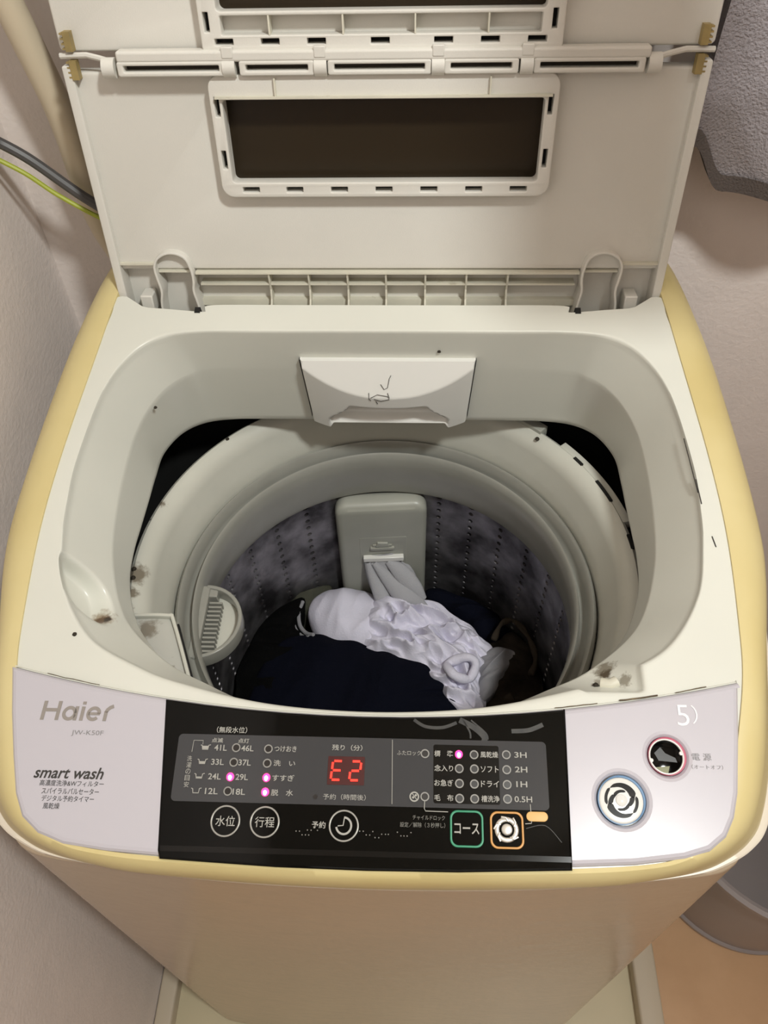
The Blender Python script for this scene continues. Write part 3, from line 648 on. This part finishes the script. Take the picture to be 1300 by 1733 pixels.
# power button: black domed well with a red crescent
mb = MB(); plate([circ(*PH, .0128, 40), circ(PH[0]-.0009, PH[1]-.0006, .0116, 40)], tf, .0008, .0047, .0003, mb); mb.build('red_ring', M['red'], panel)
mb = MB(); plate([circ(PH[0]-.0008, PH[1]-.0004, .0115, 40)], tf, -.004, .0030, .0008, mb); pb = mb.build('power_button', M['black'], panel)
mb = MB(); plate([circ(PH[0]-.0008, PH[1]-.0004, .0120, 40), circ(PH[0]-.0008, PH[1]-.0004, .0109, 40)], tf, .003, .0050, .0004, mb)
for sx, sy in ((.0095, .0020), (-.0112, -.0030)): plate([circ(PH[0]+sx, PH[1]+sy, .0014, 10)], tf, .003, .0048, .0004, mb)
mb.build('white_ring', M['bwhite'], panel)
mb = MB(); plate([[(PH[0]-.009,PH[1]-.0075),(PH[0]+.001,PH[1]-.0065),(PH[0]-.0005,PH[1]-.0112),(PH[0]-.006,PH[1]-.0102)]], tf, .003, .0034, 0, mb); mb.build('olive_insert', mat('olive_film', '#6b6c3a', .3), panel)
mb = MB(); plate([[(PH[0]-.0085,PH[1]+.002),(PH[0]-.004,PH[1]+.006),(PH[0]-.001,PH[1]+.002),(PH[0]+.0055,PH[1]-.001),(PH[0]+.0065,PH[1]-.004),(PH[0]-.006,PH[1]-.003)]], tf, .003, .0033, 0, mb); mb.build('inner_reflector', mat('dark_grey_film', '#1d1e1d', .3), panel)
# start button: white dome with black swirl and blue crescent
mb = MB(); plate([circ(*SH, .0158, 48), circ(SH[0]-.0008, SH[1]-.0006, .0148, 48)], tf, .0008, .0047, .0006, mb); mb.build('blue_ring', M['blue'], panel)
mb = MB(); plate([circ(SH[0]-.0008, SH[1]-.0006, .0148, 48)], tf, -.003, .0058, .0014, mb); sb = mb.build('start_button', M['bwhite'], panel)
mb = MB(); sc = (SH[0]-.0008, SH[1]-.0006)
def sw(a0, a1, r0, r1, w0, w1, n=18):
    o, i = [], []
    for k in range(n+1):
        t = k/n; a = R(a0+(a1-a0)*t); r = r0+(r1-r0)*t; w = (w0+(w1-w0)*t)*min(1, 6*t+.25, 6*(1-t)+.25)
        o.append((sc[0]+(r+w)*cos(a), sc[1]+(r+w)*sin(a))); i.append((sc[0]+(r-w)*cos(a), sc[1]+(r-w)*sin(a)))
    plate([o + i[::-1]], tf, .0057, .0061, 0, mb)
for d in (0, 180):
    sw(130+d, 12+d, .0104, .0084, .0009, .0026); sw(20+d, -40+d, .0078, .0052, .0018, .0011)
    sw(195+d, 132+d, .0102, .0105, .0010, .0009); sw(-30+d, -120+d, .0052, .0062, .0011, .0008)
mb.build('swirl_symbol', M['dkink'] if 0 else M['field2'], panel)
mb = MB(); mb.grid([[tf(sc[0]+r*cos(2*pi*k/24), sc[1]+r*sin(2*pi*k/24), h) for k in range(24)] for r, h in ((.0040,.0056),(.0038,.0066),(.0028,.0072),(.0001,.0074))], True); mb.build('button_nub', M['bwhite'], panel)

# ---------------------------------------------------------------- the lid, standing open in two folded halves
lidw = .2497
# rear half
mb = MB(); plate([rrect(-lidw, lidw, .028, .1905, .004), rrect(-.1275, .1275, .106, .178, .004)], lf, -.016, 0, .002, mb)
rear = mb.build('lid_rear_half', M['lid'], wm)
mb = MB(); plate([rrect(-lidw+.004, lidw-.004, -.045, .030, .004)], lf, -.018, -.012, .001, mb); mb.build('recessed_strip', M['lid'], rear)
for s in (-1, 1): plate([rrect(*sorted((s*.2497, s*.2420)), -.012, .196, .002)], lf, -.014, .006, .0012).build('side_flange', M['lid'], rear)
mb = MB(); plate([rrect(-.1360, .1365, .0970, .190, .010), rrect(-.1262, .1262, .1090, .1722, .003)] + [rrect(x-.0070, x+.0070, .1010, .1052, .0005, 2) for x in (-.1115,-.0748,-.0373,0,.0374,.0747,.1115)] + [rrect(s*.1306-.0019, s*.1306+.0019, u-.0072, u+.0072, .0005, 2) for s in (-1, 1) for u in (.1672, .1272)], lf, 0, .012, .001, mb)
mb.build('window_frame', M['lid'], rear)
mb = MB(); plate([rrect(-.128, .128, .1, .180, .002)], lf, -.012, -.009, 0, mb); mb.build('window_pane', M['pane'], rear)['label'] = 'dark brown smoked window pane'
mb = MB(); plate([rrect(-.134, .134, .099, .107, .002)], lf, .0004, .0015, 0, mb)
for s in (-1, 1): plate([rrect(*sorted((s*.1275, s*.134)), .11, .18, .001)], lf, .0004, .0015, 0, mb)
mb.build('slot_backing', M['dark'], rear)
mb = MB()
for x in (-.083, .083): mb.box((x, .181, .010), (.0012, .014, .010), 0, lf)
mb.box((0, .1745, .0125), (.262, .0016, .006), 0, lf); mb.build('shelf_rib', M['lidrib'], rear, smooth=False)
# ribbing at the foot
mb = MB(); mb.box((0, .0262, -.0035), (.348, .0018, .017), 0, lf); mb.build('upper_rail', M['lidrib'], rear, smooth=False)
mb = MB(); mb.box((0, .0135, -.006), (.344, .0018, .012), 0, lf); mb.build('middle_rail', M['lidrib'], rear, smooth=False)
mb = MB(); mb.box((0, -.0070, -.010), (.352, .006, .010), 0, lf); mb.build('lower_rail', M['lidrib'], rear, smooth=False)
for x in (-.1072,-.0708,-.0351,0,.0360,.0733,.1106):
    mb = MB(); prof = [(.0262,-.012),(.0262,.004),(.018,.002),(.008,-.001),(-.001,.001),(-.006,.006),(-.0085,.007),(-.0085,-.012)]
    k = len(prof); a = [lf(x-.0008, u, n) for u, n in prof]; b = [lf(x+.0008, u, n) for u, n in prof]
    mb.add(a+b, [list(range(k)), list(range(k, 2*k))[::-1]] + [(i, (i+1) % k, (i+1) % k+k, i+k) for i in range(k)]); mb.build('rib', M['lidrib'], rear, smooth=False)
for s in (-1, 1):
    mb = MB(); mb.box((s*.2255, .0345, .000), (.034, .0018, .008), 0, lf); mb.build('side_rail', M['lidrib'], rear, smooth=False)
    c = s*.1927
    path = [(c-.0190,-.0300),(c-.0180,-.0150),(c-.0172,-.002),(c-.0150,.010),(c-.0165,.022),(c-.0172,.032),(c-.0140,.040),(c-.007,.0448),(c,.0462),(c+.007,.0448),(c+.0130,.0400),(c+.0160,.030),(c+.0165,.020),(c+.0150,.010),(c+.0168,-.002),(c+.0185,-.0160),(c+.0190,-.0300)]
    if s > 0: path = [(2*c-x, u) for x, u in path][::-1]
    mb = MB(); plate([ribbon(catmull([(*p, 0) for p in path], 4), .0022)], lf, -.012, .008, .0007, mb); mb.build('hinge_loop', M['lid'], rear)
    mb = MB(); mb.box((s*.1927, .0268, -.004), (.031, .0018, .012), 0, lf); mb.build('loop_rail', M['lidrib'], rear, smooth=False)
    mb = MB(); mb.box((s*.2238, -.0040, -.002), (.0115, .018, .018), 0, lf); mb.build('hinge_block', M['lid'], rear, bevel=.0012)
    for u, nm in ((.1985, rear),):
        pass
# front half, folded up above the hinge
mb = MB(); plate([rrect(-.2497, .2497, .2045, .42, .004), rrect(-.1225, .1225, .2305, .292, .004)], lf, -.016, 0, .002, mb)
front = mb.build('lid_front_half', M['lid'], wm)
mb = MB(); plate([rrect(-.1355, .1345, .2050, .300, .004), rrect(-.1215, .1205, .2318, .290, .003), rrect(-.1195, .1180, .2165, .2290, .001)] + [rrect(x-.0070, x+.0070, .2100, .2142, .0005, 2) for x in (-.1185,-.0836,-.0487,-.0010,.0462,.0809,.1156)] + [rrect(x-.0020, x+.0020, .2185, .2315, .0005, 2) for x in (-.1300, .1272)], lf, 0, .012, .001, mb)
mb.build('window_frame', M['lid'], front)
mb = MB(); plate([rrect(-.124, .124, .230, .295, .002)], lf, -.012, -.009, 0, mb); mb.build('window_pane', M['pane'], front)['label'] = 'dark brown smoked window pane'
mb = MB(); plate([rrect(-.130, .130, .208, .2158, .002)], lf, .0004, .0015, 0, mb)
for s in (-1, 1): plate([rrect(*sorted((s*.1235, s*.134)), .2168, .234, .001)], lf, .0004, .0015, 0, mb)
mb.build('slot_backing', M['dark'], front)
for x in (-.0834, -.0284, .0251, .0791):
    mb = MB(); mb.box((x, .2228, .0062), (.0012, .0128, .0116), 0, lf); mb.build('rib', M['lidrib'], front, smooth=False)
# the folding hinge
mb = MB(); plate([rrect(-.2020, .2000, .1995, .2075, .002)], lf, .004, .0165, .002, mb); mb.build('hinge_rail', M['lid'], front)
for x0, x1 in ((-.1985,-.1230), (-.1045,-.0550), (-.0370,.0335), (.0510,.0990), (.1180,.1930)):
    mb = MB(); plate([rrect(x0-.004, x1+.004, .1900, .2005, .002), rrect(x0+.001, x1-.001, .1935, .1975, .0008)], lf, .006, .0165, .0012, mb); mb.build('hinge_bar', M['lid'], front)
    mb = MB(); plate([rrect(x0, x1, .192, .199, .0005)], lf, .0062, .0072, 0, mb); mb.build('hinge_slit', M['pane'], front)
for x in (-.2095, -.1165, -.0465, .0425, .1090, .2040):
    mb = MB(); w = .0048
    mb.tube([lf(x-w, .1955, .0110), lf(x+w, .1955, .0110)], .0072, 20); mb.build('hinge_knuckle', M['lid'], rear, ang=40)
    if abs(x) < .2:
        mb = MB(); mb.box((x, .2060, .0150), (.0090, .008, .004), 0, lf); mb.build('knuckle_strap', M['lid'], front, bevel=.0008)
for s in (-1, 1):
    mb = MB(); mb.tube([lf(s*.2497, .2022, .002), lf(s*.228, .2030, .004), lf(s*.218, .2012, .006), lf(s*.208, .1995, .010)], .0022, 8); mb.build('edge_ridge', M['lid'], front)
    for u, par in ((.1930, rear), (.2125, front)):
        mb = MB(); x = s*.2405
        mb.box((x + s*-.0008, u, .0035), (.0055, .0135, .007), 0, lf)
        for k in range(4): mb.box((x + s*.0030, u-.005+.0034*k, .003), (.003, .0012, .0065), 0, lf)
        mb.build('clip', M['clip'], par, smooth=False)['label'] = 'yellow-brown aged clip'

# ---------------------------------------------------------------- laundry in the basket
def garment(name, label, cat, outline, z0, H, m, seed=0, fold=.010, fs=18., dirn=0., edge=.05, nr=26, na=110, power=2.2, extra=None, par=None, stretch=3.):
    c = sum((Vector((*p, 0)) for p in outline), Vector())/len(outline)
    pts = catmull([(*p, 0) for p in outline], 10, True)
    # resample evenly
    L_ = [0]
    for i in range(len(pts)): L_.append(L_[-1] + (pts[(i+1) % len(pts)]-pts[i]).length)
    rs = []; j = 0
    for k in range(na):
        d = L_[-1]*k/na
        while L_[j+1] < d: j += 1
        t = (d-L_[j])/max(L_[j+1]-L_[j], 1e-9); rs.append(pts[j].lerp(pts[(j+1) % len(pts)], t))
    mb = MB(); rows = []
    cd, sd = cos(dirn), sin(dirn)
    for i in range(nr+1):
        t = i/nr; row = []
        for p in rs:
            q = c.lerp(p, min(1, max(t, .001)))
            h = H*(1-t**power)
            u = (q.x*cd+q.y*sd)*fs/stretch; w = (-q.x*sd+q.y*cd)*fs
            wob = noise.noise(Vector((u*.7, w*.7, seed+5)))*1.2
            f = 1-abs(noise.noise(Vector((u+wob, w+wob, seed))))*2.4
            f2 = 1-abs(noise.noise(Vector((u*2.3+wob, w*2.1-wob, seed+9))))*2.4
            a = fold*(f-.4)*(1-t**6) + fold*.4*(f2-.4)*(1-t**6)
            dz = h + a
            lat = noise.noise(Vector((q.x*40, q.y*40, seed+2)))*.004*t
            row.append(Vector((q.x+lat, q.y+lat, z0+dz)))
        rows.append(row)
    for dz, k in ((-.008, 1.012), (-edge*.5, 1.0), (-edge, .93)):
        rows.append([Vector((c.x+(p.x-c.x)*k, c.y+(p.y-c.y)*k, z0+dz)) for p in rs])
    if extra: rows = [[extra(v) for v in r] for r in rows]
    mb.grid(rows, True)
    cen = Vector((c.x, c.y, z0-edge))
    root = par
    o = mb.build(name, m, None, ang=180)
    if label: tag(o, label, cat)
    return o
garment('dark_clothes', 'black crumpled clothes lining the bottom of the basket under the white shirt', 'clothes', [(-.188,.44),(-.17,.53),(-.10,.60),(0,.615),(.10,.60),(.17,.53),(.188,.44),(.16,.34),(.08,.27),(-.08,.27),(-.16,.34)], .425, .030, M['blackc'], 1, .016, 16, nr=30, na=160, edge=.09)
garment('black_garment', 'black garment bunched at the left side of the basket', 'clothes', [(-.150,.345),(-.178,.385),(-.190,.44),(-.188,.49),(-.172,.540),(-.150,.570),(-.122,.586),(-.116,.570),(-.122,.55),(-.105,.50),(-.12,.40)], .496, .016, M['blackc'], 3, .010, 22, edge=.03)
garment('grey_cloth', 'dull grey-green cloth against the left rear wall of the basket', 'cloth', [(-.160,.550),(-.152,.575),(-.125,.602),(-.092,.614),(-.086,.600),(-.105,.580),(-.135,.555)], .485, .010, M['gcloth'], 4, .008, 30, edge=.04)
garment('navy_cloth', 'dark navy cloth behind the white shirt at the right rear', 'clothes', [(.050,.618),(.095,.605),(.138,.575),(.165,.540),(.150,.515),(.118,.530),(.088,.565),(.052,.592)], .478, .016, M['navy'], 6, .008, 24, edge=.04)
garment('brown_garment', 'dark brown patterned garment at the right of the basket', 'clothes', [(.128,.530),(.160,.545),(.182,.515),(.189,.460),(.178,.400),(.140,.350),(.105,.415),(.108,.46),(.128,.50)], .486, .016, M['brownc'], 8, .010, 22, edge=.04)
white1 = [(-.1115,.565),(-.106,.589),(-.085,.604),(-.056,.606),(-.027,.597),(-.005,.580),(.0,.540),(-.020,.505),(-.054,.510),(-.094,.532)]
garment('white_garment', 'smooth rounded bundle of white cloth left of the crumpled white shirt', 'clothes', white1, .490, .024, M['shirt'], 12, .0045, 20, dirn=1.2, edge=.03, power=3.2)
white2 = [(-.028,.575),(-.010,.591),(.021,.588),(.050,.582),(.078,.562),(.103,.540),(.126,.512),(.126,.486),(.116,.462),(.113,.41),(.088,.400),(.060,.440),(.040,.470),(.0,.485),(-.030,.500),(-.036,.545)]
garment('white_shirt', 'crumpled white shirt in the middle of the basket', 'clothes', white2, .502, .020, M['shirt'], 21, .021, 44, dirn=-.6, edge=.03, nr=80, na=300, power=3, stretch=2.2)
mb = MB(); ringp = [(.0865+.0165*cos(a)*(1+.12*sin(3*a)), .4660+.0150*sin(a)*(1+.1*cos(2*a)), .533+.005*sin(2*a)) for a in [2*pi*k/40 for k in range(40)]]
ringp.append(ringp[0]); mb.tube(ringp, [.0056*(1+.8*noise.noise(Vector(p)*70)) for p in ringp], 12, cap=False)
tag(mb.build('white_sock_cuff', M['shirt'], ang=180), 'small white cuff opening coiled at the front right of the white shirt', 'cuff')
garment('thin_white_cloth', 'thin translucent-looking white cloth right of the white cuff', 'cloth', [(.114,.50),(.135,.512),(.156,.505),(.143,.478),(.126,.448),(.112,.440),(.106,.47)], .505, .012, M['scrap'], 31, .006, 30, dirn=1., edge=.03)
navyo = [(-.155,.360),(-.168,.42),(-.160,.475),(-.135,.515),(-.097,.524),(-.044,.512),(-.015,.503),(.026,.494),(.056,.480),(.066,.466),(.080,.462),(.092,.452),(.076,.444),(.096,.430),(.101,.400),(.10,.34),(.05,.285),(-.05,.28),(-.12,.31)]
garment('navy_garment', 'large navy garment spread across the front of the basket', 'clothes', navyo, .508, .022, M['navy'], 41, .007, 14, dirn=1.3, edge=.05, nr=40, na=200, power=2.6)
mb = MB(); lp = [(-.119,.580,.497),(-.122,.560,.500),(-.118,.540,.502),(-.108,.527,.505),(-.098,.521,.512)]
mb.tube(catmull(lp, 6), .0026, 8); lp2 = [(x-.006, y-.002, z-.002) for x, y, z in lp]; mb.tube(catmull(lp2, 6), .0016, 8)
tag(mb.build('striped_cuff', M['scrap']), 'pale thin piped cuff edge curving round the white bundle', 'cuff')
mb = MB(); bp2 = catmull([(.130,.520,.508),(.140,.540,.513),(.156,.545,.514),(.172,.525,.512),(.180,.495,.510),(.172,.470,.512)], 8)
mb.tube(bp2, [.0035+.001*sin(i*.7) for i in range(len(bp2))], 10); tag(mb.build('beige_waistband', M['beige'], ang=180), 'beige waistband of the brown garment at the right of the basket', 'waistband')
mb = MB()
for i, (x, y, r) in enumerate(((.137,.428,.010), (.146,.445,.007), (.128,.416,.007))): mb.tube([(x-r, y, .492), (x, y+.003, .498), (x+r, y-.002, .492)], [r*.5, r*.8, r*.4], 10)
tag(mb.build('grey_cloth_scrap', M['beige'], ang=180), 'small grey-beige fold of cloth by the front right basket wall', 'cloth')

# ---------------------------------------------------------------- hose and wires behind, left
hose = [(-.315,.700,1.42),(-.312,.700,1.30),(-.304,.700,1.21),(-.292,.700,1.14),(-.284,.702,1.08),(-.284,.705,1.02),(-.283,.71,.97),(-.27,.714,.92),(-.25,.714,.86),(-.235,.714,.78),(-.24,.714,.70)]
mb = MB().tube(catmull(hose, 8), .0125, 16); tag(mb.build('drain_hose', M['hose']), 'thick beige hose running up the wall behind the left edge of the lid', 'hose')
cord = [(-.340,.33,1.36),(-.345,.38,1.30),(-.352,.48,1.21),(-.352,.60,1.135),(-.349,.66,1.09),(-.341,.678,1.070),(-.316,.681,1.050),(-.278,.681,1.014),(-.24,.682,.985),(-.20,.69,.96)]
mb = MB().tube(catmull(cord, 8), .0048, 10); tag(mb.build('power_cord', M['cord']), 'grey power cord passing behind the lid at the left, above the green wire', 'cable')
gw = [(-.3555,.30,1.325),(-.355,.38,1.27),(-.355,.48,1.19),(-.355,.60,1.115),(-.352,.66,1.075),(-.347,.676,1.056),(-.324,.679,1.038),(-.303,.680,1.018),(-.275,.681,.997),(-.24,.682,.975)]
mb = MB(); gp = catmull(gw, 10); mb.tube(gp, .0022, 8); mb2 = MB()
gobj = mb.build('earth_wire', M['earth']); tag(gobj, 'thin yellow-green earth wire below the grey power cord', 'wire')

outlet = thing('wall_outlet', 'white wall outlet on the left wall with the power cord plugged in, out of frame', 'outlet', (-.36, .32, 1.35))
MB().box((-.3565, .32, 1.35), (.006, .075, .12)).build('cover_plate', M['bwhite'], outlet, bevel=.002)
MB().box((-.3470, .33, 1.37), (.012, .026, .030)).build('plug', M['cord'], outlet, bevel=.003)
# ---------------------------------------------------------------- grey towel hanging at the right
tw = MB(); fr_, bk = [], []
NX, NZ = 60, 90
def tow(i, j, side):
    s = i/NX; t = j/NZ
    x = .262 + .30*s; ztop = 1.50
    zb = 1.008 + .050*(1-sstep(.0, .13, s)) + .006*sin(s*9)
    z = ztop + (zb-ztop)*t
    y = .690 + .012*sin(s*11+.5) * (.4+.6*t) + .006*noise.noise(Vector((s*5, t*5, 3))) + side*.007
    if side > 0: y = max(y, .70)
    return Vector((x, min(y, .732), z))
fr_ = [[tow(i, j, -1) for i in range(NX+1)] for j in range(NZ+1)]; bk = [[tow(i, j, 1) for i in range(NX+1)] for j in range(NZ+1)]
tw.grid(fr_); tw.grid(bk)
tw.grid([[r[0] for r in fr_], [r[0] for r in bk]]); tw.grid([[r[-1] for r in fr_], [r[-1] for r in bk]]); tw.grid([fr_[-1], bk[-1]]); tw.grid([fr_[0], bk[0]])
towel = tag(tw.build('towel', M['towel'], ang=70), 'grey terry towel hanging against the wall right of the lid', 'towel')
hm = MB(); hem = [[fr_[-1][i] + Vector((0, -.003, dz)) for i in range(NX+1)] for dz in (.013, .006, -.002)]
hm.grid(hem); hm.grid([hem[-1], [p + Vector((0, .016, 0)) for p in hem[-1]]]); hm.build('hem', M['hem'], towel)['label'] = 'hem coloured dark for the shaded underside'

# ---------------------------------------------------------------- unseen rail and towel added above the machine to shade the lid
rail = thing('shade_rail', 'unseen steel rail added above the washing machine to carry the shading towel', 'rail', (.37, .32, 1.86))
MB().tube([(-.355, .32, 1.86), (1.095, .32, 1.86)], .009, 14).build('pole', M['chrome'], rail)
for x in (-.352, 1.092): MB().tube([(x-.006, .32, 1.86), (x+.006, .32, 1.86)], .024, 18).build('wall_flange', M['chrome'], rail)
prof = [(.301, 1.46), (.301, 1.60), (.301, 1.75), (.302, 1.862), (.309, 1.876), (.320, 1.881), (.331, 1.876), (.338, 1.862), (.337, 1.75), (.337, 1.60), (.337, 1.43)]
sheet = [[Vector((.275+.105*k/20, y+.004*sin(k*.9), z)) for k in range(21)] for y, z in prof]
tag(MB().grid(sheet).build('shade_towel', M['towel'], ang=80), 'small grey towel added over the unseen rail to shade the right of the lid', 'towel')  # unseen cloth added to dim the right of the lid
tw_ = bpy.data.objects['shade_towel'].modifiers.new('thick', 'SOLIDIFY'); tw_.thickness = .004

# ---------------------------------------------------------------- bucket on the floor at the right
bk = thing('bucket', 'pale grey bucket on the floor right of the washing machine', 'bucket', (.590, .44, FZ))
mb = MB(); lathe(mb, [(r*1.05, z+FZ) for r, z in [(0,.004),(.138,.001),(.146,.003),(.147,.012),(.143,.016),(.150,.10),(.160,.26),(.160,.262),(.157,.262),(.148,.10),(.138,.012),(0,.010)]], (.590, .44), 64); mb.build('pail', M['bucket'], bk)
mb = MB(); lathe(mb, [(r*1.05, z+FZ) for r, z in [(.159,.250),(.167,.252),(.168,.262),(.163,.266),(.157,.262)]], (.590, .44), 64); mb.build('pail_rim', M['bucket'], bk)
